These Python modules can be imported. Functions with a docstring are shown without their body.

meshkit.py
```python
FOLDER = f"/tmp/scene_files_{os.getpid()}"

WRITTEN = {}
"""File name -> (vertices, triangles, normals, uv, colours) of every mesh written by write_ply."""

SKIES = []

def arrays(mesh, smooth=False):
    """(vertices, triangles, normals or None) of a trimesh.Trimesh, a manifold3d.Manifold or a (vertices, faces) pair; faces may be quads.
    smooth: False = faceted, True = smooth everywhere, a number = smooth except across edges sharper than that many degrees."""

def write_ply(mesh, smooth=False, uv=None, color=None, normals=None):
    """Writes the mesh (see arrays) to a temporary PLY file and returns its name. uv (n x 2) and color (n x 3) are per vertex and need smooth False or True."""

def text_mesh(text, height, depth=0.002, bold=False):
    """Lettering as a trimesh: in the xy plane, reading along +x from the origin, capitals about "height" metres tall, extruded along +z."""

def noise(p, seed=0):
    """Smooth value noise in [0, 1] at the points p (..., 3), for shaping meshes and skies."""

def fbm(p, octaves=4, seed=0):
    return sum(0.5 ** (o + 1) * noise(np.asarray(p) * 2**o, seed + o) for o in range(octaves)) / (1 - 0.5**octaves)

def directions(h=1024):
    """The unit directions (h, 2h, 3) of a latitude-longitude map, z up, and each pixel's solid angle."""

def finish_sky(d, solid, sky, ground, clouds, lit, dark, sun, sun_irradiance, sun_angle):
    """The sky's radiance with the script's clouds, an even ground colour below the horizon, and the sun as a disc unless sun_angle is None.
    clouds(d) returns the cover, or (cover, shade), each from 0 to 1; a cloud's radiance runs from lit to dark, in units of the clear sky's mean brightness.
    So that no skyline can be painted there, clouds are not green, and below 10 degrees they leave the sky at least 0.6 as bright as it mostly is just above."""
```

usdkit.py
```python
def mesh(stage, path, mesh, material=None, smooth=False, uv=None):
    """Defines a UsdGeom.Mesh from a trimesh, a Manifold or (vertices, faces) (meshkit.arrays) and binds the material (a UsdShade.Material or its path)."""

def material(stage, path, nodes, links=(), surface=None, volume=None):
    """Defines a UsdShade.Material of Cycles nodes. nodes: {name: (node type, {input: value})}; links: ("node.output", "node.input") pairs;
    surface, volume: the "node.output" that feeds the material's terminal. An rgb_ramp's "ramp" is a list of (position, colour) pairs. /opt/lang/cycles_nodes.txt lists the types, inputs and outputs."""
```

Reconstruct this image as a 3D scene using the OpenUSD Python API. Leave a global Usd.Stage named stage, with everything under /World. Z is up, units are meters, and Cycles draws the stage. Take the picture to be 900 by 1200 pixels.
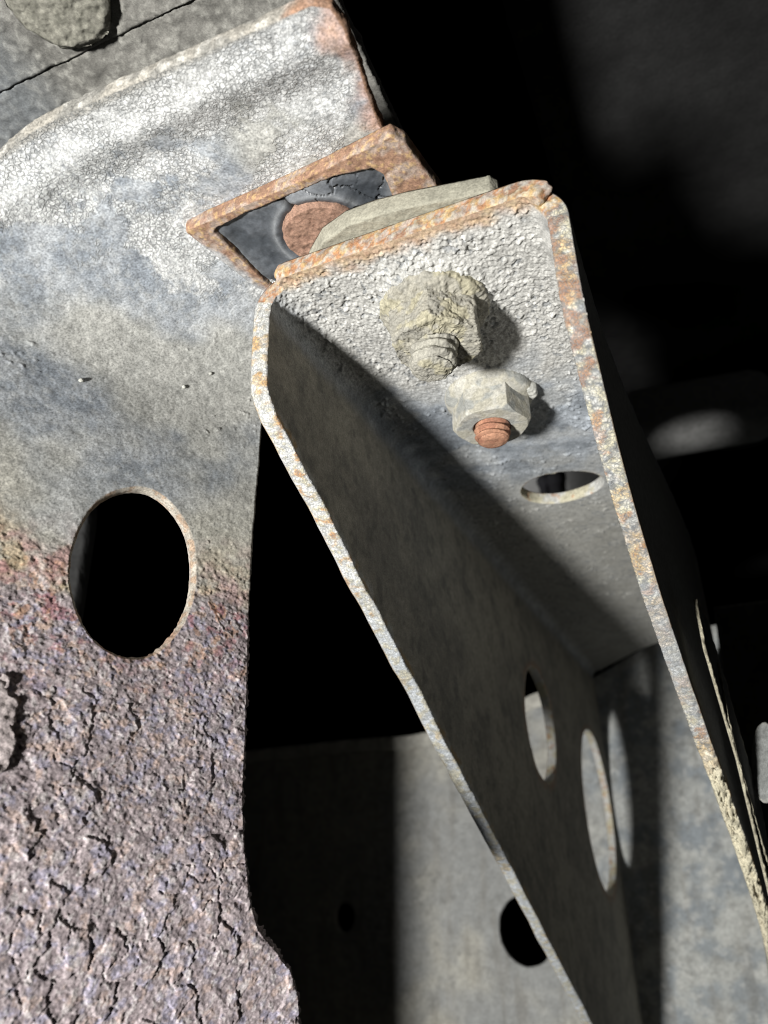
import math
import numpy as np
import shapely
from shapely.geometry import Polygon, Point
from shapely import affinity
from scipy.spatial import Delaunay, cKDTree
from pxr import Usd, UsdGeom, UsdLux, UsdShade, Gf, Vt, Sdf
import usdkit
from meshkit import noise, fbm

# ------------------------------------------------------------------ stage, camera, light
stage = Usd.Stage.CreateInMemory()
UsdGeom.SetStageUpAxis(stage, 'Z')
UsdGeom.SetStageMetersPerUnit(stage, 1.0)
UsdGeom.Xform.Define(stage, '/World')
UsdGeom.Scope.Define(stage, '/World/Looks')

# The channel bracket lies along the axes: x across its web, y along it, z up (its web is horizontal, seen from below).
CR = np.array([[0.9173550094831643, 0.3972535280494688, -0.025483740471014427],
               [0.1875308600924036, -0.37481038164394087, 0.9079368669268405],
               [0.3511295531412123, -0.837679420938687, -0.4183314769972243]])   # rows: the camera's right, up and backward
CP = np.array([72.08294573466515, -111.56876683065445, -113.45211093070807])       # camera place in mm
FPX = 900.0                                                                        # focal length for a 900 x 1200 picture
cam = UsdGeom.Camera.Define(stage, '/World/camera')
m4 = np.eye(4); m4[:3, :3] = CR; m4[3, :3] = CP * 0.001
cam.AddTransformOp().Set(Gf.Matrix4d(*m4.ravel().tolist()))
cam.CreateHorizontalApertureAttr(36.0); cam.CreateVerticalApertureAttr(48.0)
cam.CreateFocalLengthAttr(36.0 * FPX / 900.0)
cam.CreateFStopAttr(25.0); cam.CreateFocusDistanceAttr(0.168)
cam.CreateClippingRangeAttr(Gf.Vec2f(0.02, 20.0))
EXPOSURE = 0.0
cam.CreateExposureAttr(EXPOSURE)

LAMP = np.array([-112.0, -457.0, -316.0])          # a torch held low to the left of the camera, mm
lamp = UsdLux.SphereLight.Define(stage, '/World/work_lamp')
lamp.AddTranslateOp().Set(Gf.Vec3d(*(LAMP * 0.001).tolist()))
lamp.CreateRadiusAttr(0.030); lamp.CreateIntensityAttr(980.0); lamp.CreateColorAttr(Gf.Vec3f(1.0, 0.985, 0.95))

def ray(px, py):
    return np.array([(px - 450) / FPX, -(py - 600) / FPX, -1.0]) @ CR
def at(px, py, axis, val):
    """the point (mm) seen at a pixel of the 900 x 1200 photograph on the plane where coordinate axis = val"""
    d = ray(px, py); return CP + (val - CP[axis]) / d[axis] * d
def at_plane(px, py, n, c):
    d = ray(px, py); return CP + (c - CP @ n) / (d @ n) * d

# ------------------------------------------------------------------ helpers
def smoothstep(a, b, x):
    t = np.clip((np.asarray(x, float) - a) / (b - a), 0, 1); return t * t * (3 - 2 * t)
def mixc(c, d, t):
    return np.asarray(c) * (1 - t[:, None]) + np.asarray(d) * t[:, None]
ROT = np.linalg.qr(np.array([[.62, .53, -.58], [-.41, .85, .33], [.67, .03, .74]]))[0]
def fb(P, size, octaves=4, seed=0):
    """fractal noise in 0..1 (mean 0.5) with features of about `size` mm; every octave is turned against the last so no lattice shows"""
    q = np.asarray(P) / size + 37.3; out = 0; w = 0
    for o in range(octaves):
        q = q @ ROT + 11.7; out = out + .5 ** o * noise(q, seed + 17 * o); w += .5 ** o; q = q * 2.03
    return np.clip((out / w - .5) * 1.7 + .5, 0, 1)
def cells(P, size, seed=0, plane=(0, 1, 2)):
    """cellular pattern: id-random in 0..1 and distance to the nearest cell border (mm)"""
    rng = np.random.default_rng(seed)
    q = np.asarray(P)[:, list(plane)]
    lo, hi = q.min(0) - size, q.max(0) + size
    ax = [np.arange(a, b, size) for a, b in zip(lo, hi)]
    g = np.stack(np.meshgrid(*ax, indexing='ij'), -1).reshape(-1, q.shape[1])
    g = g + rng.uniform(-.5, .5, g.shape) * size
    d, i = cKDTree(g).query(q, k=2)
    return rng.random(len(g))[i[:, 0]], (d[:, 1] - d[:, 0]) / 2

PAL = {k: np.array(v) for k, v in dict(
    white=(.47, .475, .47), cream=(.41, .385, .29), ochre=(.44, .30, .14), orange=(.33, .165, .08), brown=(.19, .11, .075),
    blue=(.205, .222, .243), slate=(.118, .13, .145), dark=(.05, .052, .055), tan=(.38, .345, .255), purple=(.25, .19, .22),
    grey=(.34, .34, .325), pink=(.40, .27, .24)).items()}

USED = {}
def numbered(path):
    n = USED.get(path, 0); USED[path] = n + 1
    return path if n == 0 else f'{path}_{n:03d}'

def tag(prim, label=None, category=None, group=None, kind=None):
    for k, v in (('label', label), ('category', category), ('group', group), ('kind', kind)):
        if v: prim.SetCustomDataByKey(k, v)
    return prim

def thing(name, label, category, loc=(0, 0, 0), group=None):
    x = UsdGeom.Xform.Define(stage, numbered('/World/' + name))
    x.AddTranslateOp().Set(Gf.Vec3d(*(np.asarray(loc, float) * 0.001).tolist()))
    tag(x.GetPrim(), label, category, group)
    x.loc = np.asarray(loc, float)
    return x

def normals(V, Fc):
    fn = np.cross(V[Fc[:, 1]] - V[Fc[:, 0]], V[Fc[:, 2]] - V[Fc[:, 0]])
    N = np.stack([sum(np.bincount(Fc[:, k], fn[:, c], len(V)) for k in range(3)) for c in range(3)], 1)
    L = np.linalg.norm(N, axis=1, keepdims=True)
    return np.where(L > 0, N / np.maximum(L, 1e-12), [0, 0, 1.0])

def put(name, V, Fc, mat, parent=None, col=None, msk=None, N=None, flat=False):
    """one Mesh prim; V in world mm; col and msk are per-vertex colours"""
    V, Fc = np.asarray(V, float), np.asarray(Fc, int)
    if N is None and not flat: N = normals(V, Fc)
    keep = np.unique(Fc)
    if len(keep) < len(V):
        re = np.zeros(len(V), int); re[keep] = np.arange(len(keep)); Fc = re[Fc]; V = V[keep]
        N = N[keep] if N is not None else None
        col = col[keep] if col is not None else None
        msk = msk[keep] if msk is not None else None
    base = str(parent.GetPath()) if parent is not None else '/World'
    off = parent.loc if parent is not None and hasattr(parent, 'loc') else np.zeros(3)
    m = UsdGeom.Mesh.Define(stage, numbered(base + '/' + name))
    m.CreatePointsAttr(Vt.Vec3fArray.FromNumpy(((V - off) * 0.001).astype(np.float32)))
    m.CreateFaceVertexCountsAttr(Vt.IntArray.FromNumpy(np.full(len(Fc), 3, np.int32)))
    m.CreateFaceVertexIndicesAttr(Vt.IntArray.FromNumpy(Fc.astype(np.int32).ravel()))
    m.CreateSubdivisionSchemeAttr('none')
    if N is not None:
        m.CreateNormalsAttr(Vt.Vec3fArray.FromNumpy(N.astype(np.float32))); m.SetNormalsInterpolation('vertex')
    api = UsdGeom.PrimvarsAPI(m)
    for key, a in (('col', col), ('msk', msk)):
        if a is not None:
            api.CreatePrimvar(key, Sdf.ValueTypeNames.Color3fArray, 'vertex').Set(Vt.Vec3fArray.FromNumpy(np.clip(a, 0, 1).astype(np.float32)))
    UsdShade.MaterialBindingAPI.Apply(m.GetPrim()).Bind(mat)
    m.loc = off
    return m

# ------------------------------------------------------------------ materials
def coated(name, rough=.85, grain=2600., contrast=.35, bump=.00012, crackle=0., bump2=0., spec=.3):
    """aged steel: colour from the mesh's own stain map, broken up by fine procedural grain, speckle and crackle"""
    n = {'a': ('attribute', {'attribute': 'col'}), 'k': ('attribute', {'attribute': 'msk'}), 'sk': ('separate_color', {}),
         'g': ('geometry', {}),
         'n1': ('noise_texture', {'scale': grain, 'detail': 4., 'roughness': .65}),
         'n2': ('noise_texture', {'scale': grain * .22, 'detail': 5., 'roughness': .6}),
         'r1': ('map_range', {'from_min': .28, 'from_max': .72, 'to_min': 1 - contrast, 'to_max': 1 + contrast}),
         'r2': ('map_range', {'from_min': .3, 'from_max': .7, 'to_min': 1 - contrast * .5, 'to_max': 1 + contrast * .5}),
         'm1': ('math', {'math_type': 'multiply'}), 'c1': ('combine_color', {}),
         'mul': ('mix', {'mix_type': 'multiply', 'fac': 1.0}),
         'p': ('principled_bsdf', {'roughness': rough, 'specular_ior_level': spec}),
         'b': ('bump', {'strength': .9, 'distance': bump, 'filter_width': .6}),
         'hs': ('math', {'math_type': 'multiply_add', 'value2': .6})}
    L = [('g.position', 'n1.vector'), ('g.position', 'n2.vector'), ('n1.fac', 'r1.value'), ('n2.fac', 'r2.value'),
         ('r1.result', 'm1.value1'), ('r2.result', 'm1.value2'), ('m1.value', 'c1.r'), ('m1.value', 'c1.g'), ('m1.value', 'c1.b'),
         ('a.color', 'mul.color1'), ('c1.color', 'mul.color2'), ('k.color', 'sk.color'),
         ('n1.fac', 'hs.value1'), ('n2.fac', 'hs.value3')]
    out, h = 'mul.color', 'hs.value'
    if crackle:
        n |= {'w': ('noise_texture', {'scale': crackle * .8, 'detail': 2.}), 'ws': ('vector_math', {'math_type': 'scale', 'scale': .0014}),
              'wa': ('vector_math', {'math_type': 'add'}),
              'v': ('voronoi_texture', {'feature': 'distance_to_edge', 'scale': crackle}),
              'vr': ('map_range', {'from_min': .01, 'from_max': .12, 'to_min': 1., 'to_max': 0., 'clamp': True}),
              'vf': ('math', {'math_type': 'multiply'}),
              'cm': ('mix', {'mix_type': 'mix', 'color2': (.15, .155, .155)}),
              'hv': ('math', {'math_type': 'multiply', 'value2': -.9}), 'ha': ('math', {'math_type': 'add'})}
        L += [('g.position', 'w.vector'), ('w.color', 'ws.vector1'), ('g.position', 'wa.vector1'), ('ws.vector', 'wa.vector2'), ('wa.vector', 'v.vector'),
              ('v.distance', 'vr.value'), ('vr.result', 'vf.value1'), ('sk.r', 'vf.value2'), ('vf.value', 'cm.fac'), (out, 'cm.color1'),
              ('vf.value', 'hv.value1'), ('hv.value', 'ha.value1'), (h, 'ha.value2')]
        out, h = 'cm.color', 'ha.value'
    L += [(out, 'p.base_color'), (h, 'b.height'), ('b.normal', 'p.normal')]
    return usdkit.material(stage, '/World/Looks/' + name, n, L, surface='p.BSDF')

M_STEEL = coated('dusty_steel', contrast=.38, bump=.00016)
M_FRAME = coated('crackled_steel', contrast=.58, grain=2300., bump=.00015, crackle=1150.)
M_CHANNEL = coated('scaled_steel', contrast=.42, bump=.00011, crackle=1300.)
M_FRAME_LOW = coated('scaly_plate_steel', contrast=.55, grain=2300., bump=.00015, crackle=1150.)
M_DIRT = coated('caked_dirt', contrast=.35, bump=.0003, grain=2200.)
M_RUST = coated('rust', contrast=.5, bump=.00018, grain=3000.)
M_RUBBER = coated('rubber', rough=.42, contrast=.25, bump=.00008, spec=.4)
M_FAR = coated('far_steel', contrast=.3, bump=.0005, grain=700.)

# ------------------------------------------------------------------ sheet metal
def ring_points(ring, step):
    c = np.asarray(ring.coords)
    n = max(8, int(ring.length / step))
    return np.array([ring.interpolate(k / n, normalized=True).coords[0] for k in range(n)]) if n < 200 else np.stack(
        [np.interp(np.arange(n) / n * ring.length, np.r_[0, np.cumsum(np.linalg.norm(np.diff(c, axis=0), axis=1))], c[:, k]) for k in (0, 1)], 1)

def triangulate(poly, pts_in, rings):
    pts = np.vstack(rings + [pts_in]); ids, at_ = [], 0
    for r in rings: ids.append(np.arange(at_, at_ + len(r))); at_ += len(r)
    tri = Delaunay(pts, qhull_options='Qbb Qc Qz Q12').simplices
    c = pts[tri].mean(1); shapely.prepare(poly)
    area = np.cross(pts[tri[:, 1]] - pts[tri[:, 0]], pts[tri[:, 2]] - pts[tri[:, 0]])
    tri = tri[shapely.contains_xy(poly, c[:, 0], c[:, 1]) & (np.abs(area) > 1e-9)]
    a = np.cross(pts[tri[:, 1]] - pts[tri[:, 0]], pts[tri[:, 2]] - pts[tri[:, 0]])
    tri[a < 0] = tri[a < 0][:, ::-1]
    return pts, tri, ids

def grid_in(poly, step, seed=0, keep=None):
    x0, y0, x1, y1 = poly.bounds
    rng = np.random.default_rng(seed)
    g = np.stack(np.meshgrid(np.arange(x0, x1, step), np.arange(y0, y1, step), indexing='ij'), -1)
    g[1::2, :, 1] += step / 2
    g = g.reshape(-1, 2); g = g + rng.uniform(-.15, .15, g.shape) * step
    if keep is not None: g = g[keep(g)]
    inner = poly.buffer(-step * .55); shapely.prepare(inner)
    return g[shapely.contains_xy(inner, g[:, 0], g[:, 1])]

def sheet(poly, surf, T, pts_in, bstep, front, wall, rows=9, back_step=2.5, bulge=.35, domain=None):
    """A plate of thickness T. poly: its outline (with holes) in a flat domain; surf(xy) -> points, normals facing the viewer.
    front(P, xy) -> (displacement, colour, mask); wall(P, xy, t, i) -> (outward displacement, colour, mask).
    Returns V, F, colour, mask, groups (0 front, 1 wall, 2 back per face), xy per vertex."""
    poly = shapely.geometry.polygon.orient(poly)
    rings = [ring_points(r, bstep) for r in [poly.exterior, *poly.interiors]]
    pts, tri, ids = triangulate(poly, pts_in, rings)
    P, N = surf(pts)
    d, c, k = front(P, pts)
    V = [P + N * d[:, None]]; C = [c]; K = [k]; F = [tri]; G = [np.zeros(len(tri), int)]; XY = [pts]
    bp, bt, _ = triangulate(poly, grid_in(poly, back_step, 5), rings)
    BP, BN = surf(bp)
    nb = sum(len(r) for r in rings)
    n0 = len(pts); back0 = n0
    V.append(BP - BN * T); F.append(bt[:, ::-1] + n0); G.append(np.full(len(bt), 2)); XY.append(bp)
    _, cb, kb = front(BP, bp); C.append(cb); K.append(kb)
    base = n0 + len(bp)
    for ri, idx in enumerate(ids):
        n = len(idx); A, B = V[0][idx], V[1][idx]
        tan = np.roll(P[idx], -1, 0) - np.roll(P[idx], 1, 0)
        tan = (tan + np.roll(tan, 1, 0) + np.roll(tan, -1, 0))
        out = np.cross(tan, N[idx]); out /= np.maximum(np.linalg.norm(out, axis=1, keepdims=True), 1e-9)
        row = [idx]
        for j in range(1, rows):
            t = j / rows
            Q = A * (1 - t) + B * t
            w, cw, kw = wall(Q, pts[idx], t, ri)
            e = bulge * (1 - abs(2 * t - 1) ** 4) + w * min(1, 4 * t, 4 * (1 - t))
            V.append(Q + out * e[:, None]); C.append(cw); K.append(kw); XY.append(pts[idx])
            row.append(np.arange(base, base + n)); base += n
        row.append(idx + back0)
        for r0, r1 in zip(row[:-1], row[1:]):
            a, b, c2, d2 = r0, np.roll(r0, -1), np.roll(r1, -1), r1
            F.append(np.vstack([np.stack([a, d2, b], 1), np.stack([b, d2, c2], 1)])); G.append(np.full(2 * n, 1))
        _, cw, kw = wall(A, pts[idx], 0.0, ri); C[0][idx] = cw; K[0][idx] = kw
    return np.vstack(V), np.vstack(F), np.vstack(C), np.vstack(K), np.concatenate(G), np.vstack(XY)

def flat_surf(O, X, Y):
    O, X, Y = map(lambda a: np.asarray(a, float), (O, X, Y)); N = np.cross(X, Y)
    return lambda xy: (O + xy[:, :1] * X + xy[:, 1:] * Y, np.broadcast_to(N, (len(xy), 3)).copy())

def plain(c, spread=.2, size=6., seed=0, amp=.05):
    c = np.asarray(c)
    def f(P, xy, *a):
        w = fb(P, size, 5, seed)
        col = c * (1 + (w[:, None] - .5) * 2 * spread)
        return (fb(P, size * .3, 3, seed + 1) - .5) * amp, col, np.zeros((len(P), 3))
    return f

# ------------------------------------------------------------------ the channel bracket
W, RI, T = 60.0, 4.5, 4.0
LA = RI * math.pi / 2
VEND = 415.5
S_L, S_R = RI - LA, W - RI + LA                      # where the flat flanges begin along the developed width
def g_flare(v): return 11.5 * smoothstep(20, 215, v)
def rim_depth(v): return 25.8 + .558 * v
def channel_surf(xy):
    v, s = xy[:, 0], xy[:, 1]
    P = np.zeros((len(xy), 3)); N = np.zeros((len(xy), 3)); P[:, 1] = v
    mid = (s >= RI) & (s <= W - RI)
    P[mid, 0] = s[mid]; N[mid, 2] = -1
    al = (s < RI) & (s > S_L); ph = (RI - s[al]) / RI
    P[al, 0] = RI - RI * np.sin(ph); P[al, 2] = -RI + RI * np.cos(ph); N[al, 0] = np.sin(ph); N[al, 2] = -np.cos(ph)
    fl = s <= S_L; P[fl, 2] = -RI - (S_L - s[fl]); N[fl, 0] = 1
    ar = (s > W - RI) & (s < S_R); ph = (s[ar] - (W - RI)) / RI
    P[ar, 0] = W - RI + RI * np.sin(ph); P[ar, 2] = -RI + RI * np.cos(ph); N[ar, 0] = -np.sin(ph); N[ar, 2] = -np.cos(ph)
    fr = s >= S_R; P[fr, 0] = W; P[fr, 2] = -RI - (s[fr] - S_R); N[fr, 0] = -1
    P[:, 0] += g_flare(v) * smoothstep(W * .55, W, P[:, 0])
    return P, N
def sl(h): return S_L - (h - RI)
def sr(h): return S_R + (h - RI)

vs = np.r_[5, np.arange(12, VEND, 12), VEND]
def nick(v, k): return float((fb(np.array([[v, k, 0.]]), 9, 3, 7)[0] - .5) * 1.6)
vs = np.r_[5, np.arange(8, 170, 2.5), np.arange(172, VEND, 10), VEND]
left_rim = [(v, sl(rim_depth(v) + nick(v, 3.))) for v in vs[::-1]]
left_front = [(2.2, sl(26.3)), (1.0, sl(24.6)), (.4, sl(22)), (.2, sl(14)), (.3, sl(7)), (.4, S_L + 1), (.6, RI - 2.0), (.2, RI - 1.2), (-1.2, RI - 1.6), (-2.6, RI - .6), (-2.8, RI + 1)]
right_front = [(-2.8, W - RI - 1), (-2.6, W - 1.2), (-1.4, W - .6), (0.2, W - 1.0), (.4, S_R - 1), (.3, sr(7)), (.2, sr(14)), (.4, sr(20)), (1.2, sr(24.2)), (2.6, sr(26.4))]
right_rim = [(v, sr(rim_depth(v) + nick(v, 50.))) for v in vs]
plate_end = [(VEND, S_R + 3), (330, S_R - 1), (326, W - RI), (352, 44), (408, RI), (410, S_L + 1), (VEND, S_L - 3)]
outline = Polygon(left_rim + left_front + right_front + right_rim + plate_end)
def oval(cx, cy, rx, ry, wob=.012, seed=1, n=160):
    th = np.linspace(0, 2 * np.pi, n, endpoint=False)
    r = 1 + wob * np.sin(3 * th + seed) + wob * .6 * np.sin(7 * th + 2 * seed)
    return Polygon(np.stack([cx + rx * r * np.cos(th), cy + ry * r * np.sin(th)], 1))
HOLES = [oval(124.3, 36.2, 11.8, 11.8, .006), oval(231, sl(59), 28, 24.5, .006, 2), oval(363, sl(87.5), 46, 43.5, .004, 3)]
for h in HOLES: outline = outline.difference(h)
VA = 150.0
def warp(v): return np.where(v > 0, VA * np.log1p(np.maximum(v, 0) / VA), v)
def unwarp(q): return np.where(q > 0, VA * np.expm1(np.maximum(q, 0) / VA), q)
def channel_points():
    warped = shapely.transform(outline, lambda c: np.stack([warp(c[:, 0]), c[:, 1]], 1))
    def zone(lo, hi):
        return lambda g: (g[:, 1] >= lo) & (g[:, 1] < hi)
    pts = [grid_in(warped, .21, 1, lambda g: zone(S_L - 3, W - RI + 2)(g) & (g[:, 0] < 62)), grid_in(warped, .30, 4, lambda g: zone(S_L - 12, W - RI + 2)(g) & ((g[:, 0] >= 62.2) | (g[:, 1] < S_L - 3.2))), grid_in(warped, .62, 2, zone(-1e9, S_L - 12.2)), grid_in(warped, 1.4, 3, zone(W - RI + 2.3, 1e9))]
    p = np.vstack(pts); p[:, 0] = unwarp(p[:, 0]); return p

NUT1, NUT2 = np.array([31.0, 18.8]), np.array([31.8, 58.8])
def channel_front(P, xy):
    v, s = xy[:, 0], xy[:, 1]
    n = len(P)
    big, med, fin = fb(P, 22, 4, 1), fb(P, 5, 4, 2), fb(P, 1.3, 3, 3)
    plate = smoothstep(S_L - 3, RI + 2, s) * (1 - smoothstep(W - 2, S_R + 4, s))
    # dry pale dust lies thick at the near end and thins out past the nuts
    dust = np.clip(1.15 - v / 66 + (big - .5) * .9 + (med - .5) * .35 + .25 * smoothstep(20, 55, s) * 0, 0, 1)
    dust = smoothstep(.12, .75, dust) * plate
    d1 = np.hypot(P[:, 0] - NUT1[0], v - NUT1[1]); d2 = np.hypot(P[:, 0] - NUT2[0], v - NUT2[1])
    skirt = np.exp(-np.maximum(d1 - 12, 0) / 3.0); skirt2 = np.exp(-np.maximum(d2 - 11.5, 0) / 1.5)
    col = mixc(PAL['slate'] * 1.5, PAL['blue'] * 1.7, smoothstep(.3, .7, med * .5 + big * .5))
    haze = smoothstep(.35, .7, fb(P, 9, 5, 9))
    col = mixc(col, PAL['grey'], haze * .55 * plate)
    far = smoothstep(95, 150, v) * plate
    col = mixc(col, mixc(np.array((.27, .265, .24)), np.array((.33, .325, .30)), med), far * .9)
    col = mixc(col, mixc(np.array((.30, .296, .28)), np.array((.425, .42, .40)), smoothstep(.25, .65, fb(P, 1.0, 3, 8) * .55 + fb(P, 8, 3, 10) * .45)), dust)
    col = mixc(col, PAL['grey'] * 1.15, np.clip(skirt * .55, 0, 1) * plate)
    # the inside of the left flange is dull brown-grey primer with darker scuffs
    fl = 1 - smoothstep(S_L - 4, S_L + 3, s)
    scuff = smoothstep(.60, .75, fb(np.stack([P[:, 0], P[:, 1] * .8, P[:, 2] * .6], 1), 3, 4, 12))
    fcol = mixc(np.array((.29, .275, .235)), np.array((.20, .192, .17)), smoothstep(.3, .75, big * .6 + med * .4))
    fcol = mixc(fcol, PAL['dark'], scuff * .3)
    col = mixc(col, fcol, fl * (P[:, 0] < 30))
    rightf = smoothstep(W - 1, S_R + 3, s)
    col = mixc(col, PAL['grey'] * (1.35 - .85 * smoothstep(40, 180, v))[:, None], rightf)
    # pits in the dust
    pit = smoothstep(.66, .78, fb(P, 1.1, 2, 21)) * smoothstep(.4, .6, fb(P, 6, 3, 22))
    col = mixc(col, PAL['slate'], pit * .55 * plate)
    creep = (1 - smoothstep(-1.5, 2.2, v + (med - .5) * 5)) * plate
    col = mixc(col, mixc(PAL['ochre'] * .9, PAL['orange'], fb(P, 1.5, 3, 14)), creep * .7)
    rimd = rim_depth(v) + P[:, 2]                                            # distance down to the flange's rim
    rc_ = (1 - smoothstep(.3, 2.6, rimd + (med - .5) * 4)) * (1 - plate) * (v > 2)
    col = mixc(col, mixc(PAL['grey'] * 1.1, PAL['ochre'] * .8, smoothstep(.4, .6, fb(P, 4, 3, 15))), rc_ * .8)
    hd = np.min([np.abs(np.hypot((v - a_) / b_, (-P[:, 2] - c_) / d_) - 1) * b_ for a_, b_, c_, d_ in ((231, 28, 59, 24.5), (363, 46, 87.5, 43.5))], axis=0)
    col = mixc(col, PAL['brown'] * 1.5, (1 - smoothstep(.5, 5, hd + (med - .5) * 6)) * fl * .6)
    gr = fb(P, .55, 2, 5); gr2 = fb(P, 1.2, 4, 6)
    lump = np.maximum(gr2 - .58, 0) * 2.0
    disp = dust * ((gr - .5) * .26 + lump * .32 * (.3 + 1.4 * smoothstep(.35, .65, fb(P, 9, 3, 11)))) + (gr - .5) * .16 + (med - .5) * .18
    crumbs = np.maximum(fb(P, 1.5, 2, 31) - .74, 0) * 6.0 * smoothstep(.45, .7, fb(P, 11, 2, 32))
    disp = disp + crumbs * .38 * plate - pit * .25 * dust
    disp = disp + plate * (skirt * (1.6 + 1.2 * (gr2 - .5)) + skirt2 * .5)
    th = np.zeros(n)
    for h in HOLES[:1]:
        dd = np.hypot(v - 124.3, s - 36.2) - 11.8
        th = np.maximum(th, np.exp(-np.maximum(dd, 0) / 1.2))
    col = mixc(col, PAL['grey'], th * .6 * (s > 10))
    disp = disp * (.35 + .65 * smoothstep(-2.8, 0, v)) * (1 - th * .5)
    return disp, col, np.zeros((n, 3))

def channel_wall(Q, xy, t, ri):
    v, s = xy[:, 0], xy[:, 1]; n = len(Q)
    a, b, c = fb(Q, 5, 4, 41), fb(Q, 2.0, 4, 42), fb(Q, .8, 3, 43)
    if ri > 0:
        col = mixc(PAL['grey'] * 1.25, PAL['cream'], smoothstep(.35, .65, a)); col = mixc(col, PAL['orange'], smoothstep(.62, .8, b) * .6)
        return (c - .5) * .25, col, np.zeros((n, 3))
    left, right = s < S_L + 1.5, s > S_R - 1.5
    plate = ~(left | right)
    white = mixc(PAL['white'], PAL['cream'], smoothstep(.5, .75, c))
    # left rim: pale dust with ochre rust spots, getting barer and bluer along its length
    col = mixc(white, PAL['ochre'] * 1.05, smoothstep(.54, .70, a) * smoothstep(.4, .65, b) * .85)
    col = mixc(col, PAL['orange'], smoothstep(.60, .72, a) * smoothstep(.5, .7, b) * .7)
    bare = smoothstep(30, 75, v)
    lc = mixc(col, mixc(PAL['blue'] * 1.7, PAL['cream'] * .85, smoothstep(.4, .65, b)), bare * .75)
    front = (v < 3.5)
    lc = mixc(lc, mixc(PAL['grey'] * 1.15, PAL['ochre'], smoothstep(.45, .7, b)), front * .6)
    # right rim: straw yellow and rust over grey scale
    rc = mixc(mixc(PAL['cream'] * 1.1, PAL['grey'] * 1.15, smoothstep(.35, .6, fb(Q, 2.5, 4, 50))), PAL['ochre'] * 1.05, smoothstep(.45, .65, a) * .75); rc = mixc(rc, PAL['orange'], smoothstep(.58, .72, b) * .7)
    rc = mixc(rc, PAL['white'], smoothstep(.60, .76, fb(Q, 2.2, 4, 46)) * .5)
    rc = mixc(rc, PAL['slate'], smoothstep(.58, .72, fb(Q, 1.0, 3, 47)) * .75)
    rc = mixc(rc, PAL['brown'] * 1.3, (v < 14) * smoothstep(.35, .6, b) * .75)
    rb = smoothstep(48, 70, v) * (1 - smoothstep(85, 105, v))
    rc = mixc(rc, mixc(PAL['blue'] * 1.5, PAL['grey'], c), rb * .7)
    cake = smoothstep(104, 124, v)
    rc = mixc(rc, mixc(PAL['tan'] * 1.1, PAL['cream'], b), cake)
    # rusty near end of the web
    pc = mixc(PAL['orange'] * 1.0, PAL['ochre'] * .9, smoothstep(.4, .62, b)); pc = mixc(pc, PAL['brown'], smoothstep(.55, .72, a) * .7)
    pc = mixc(pc, PAL['cream'], smoothstep(.6, .75, c) * .6)
    far = v > 200
    pc = np.where((far & plate)[:, None], PAL['grey'] * 1.2, pc)
    col = np.where(left[:, None], lc, np.where(right[:, None], rc, pc))
    amp = np.where(right, .35 + 3.2 * cake, np.where(left, .34, .7))
    lumps = (b - .5) * .8 + (c - .5) * .7 + (np.maximum(fb(Q, .9, 2, 48) - .55, 0) * 2.2) * (right * cake)
    flake = np.round(fb(Q, 1.3, 2, 44) * 4) / 4 - .5
    col = np.where(plate[:, None], mixc(col, PAL['grey'] * .95, smoothstep(.45, .7, fb(Q, 1.1, 3, 51)) * .6), col)
    k = np.zeros((n, 3)); k[:, 0] = np.where(left, .75, np.where(right, .8 * (1 - cake), .25))
    return lumps * amp + flake * .22 * (~(right & (cake > .5))), col, k

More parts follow.
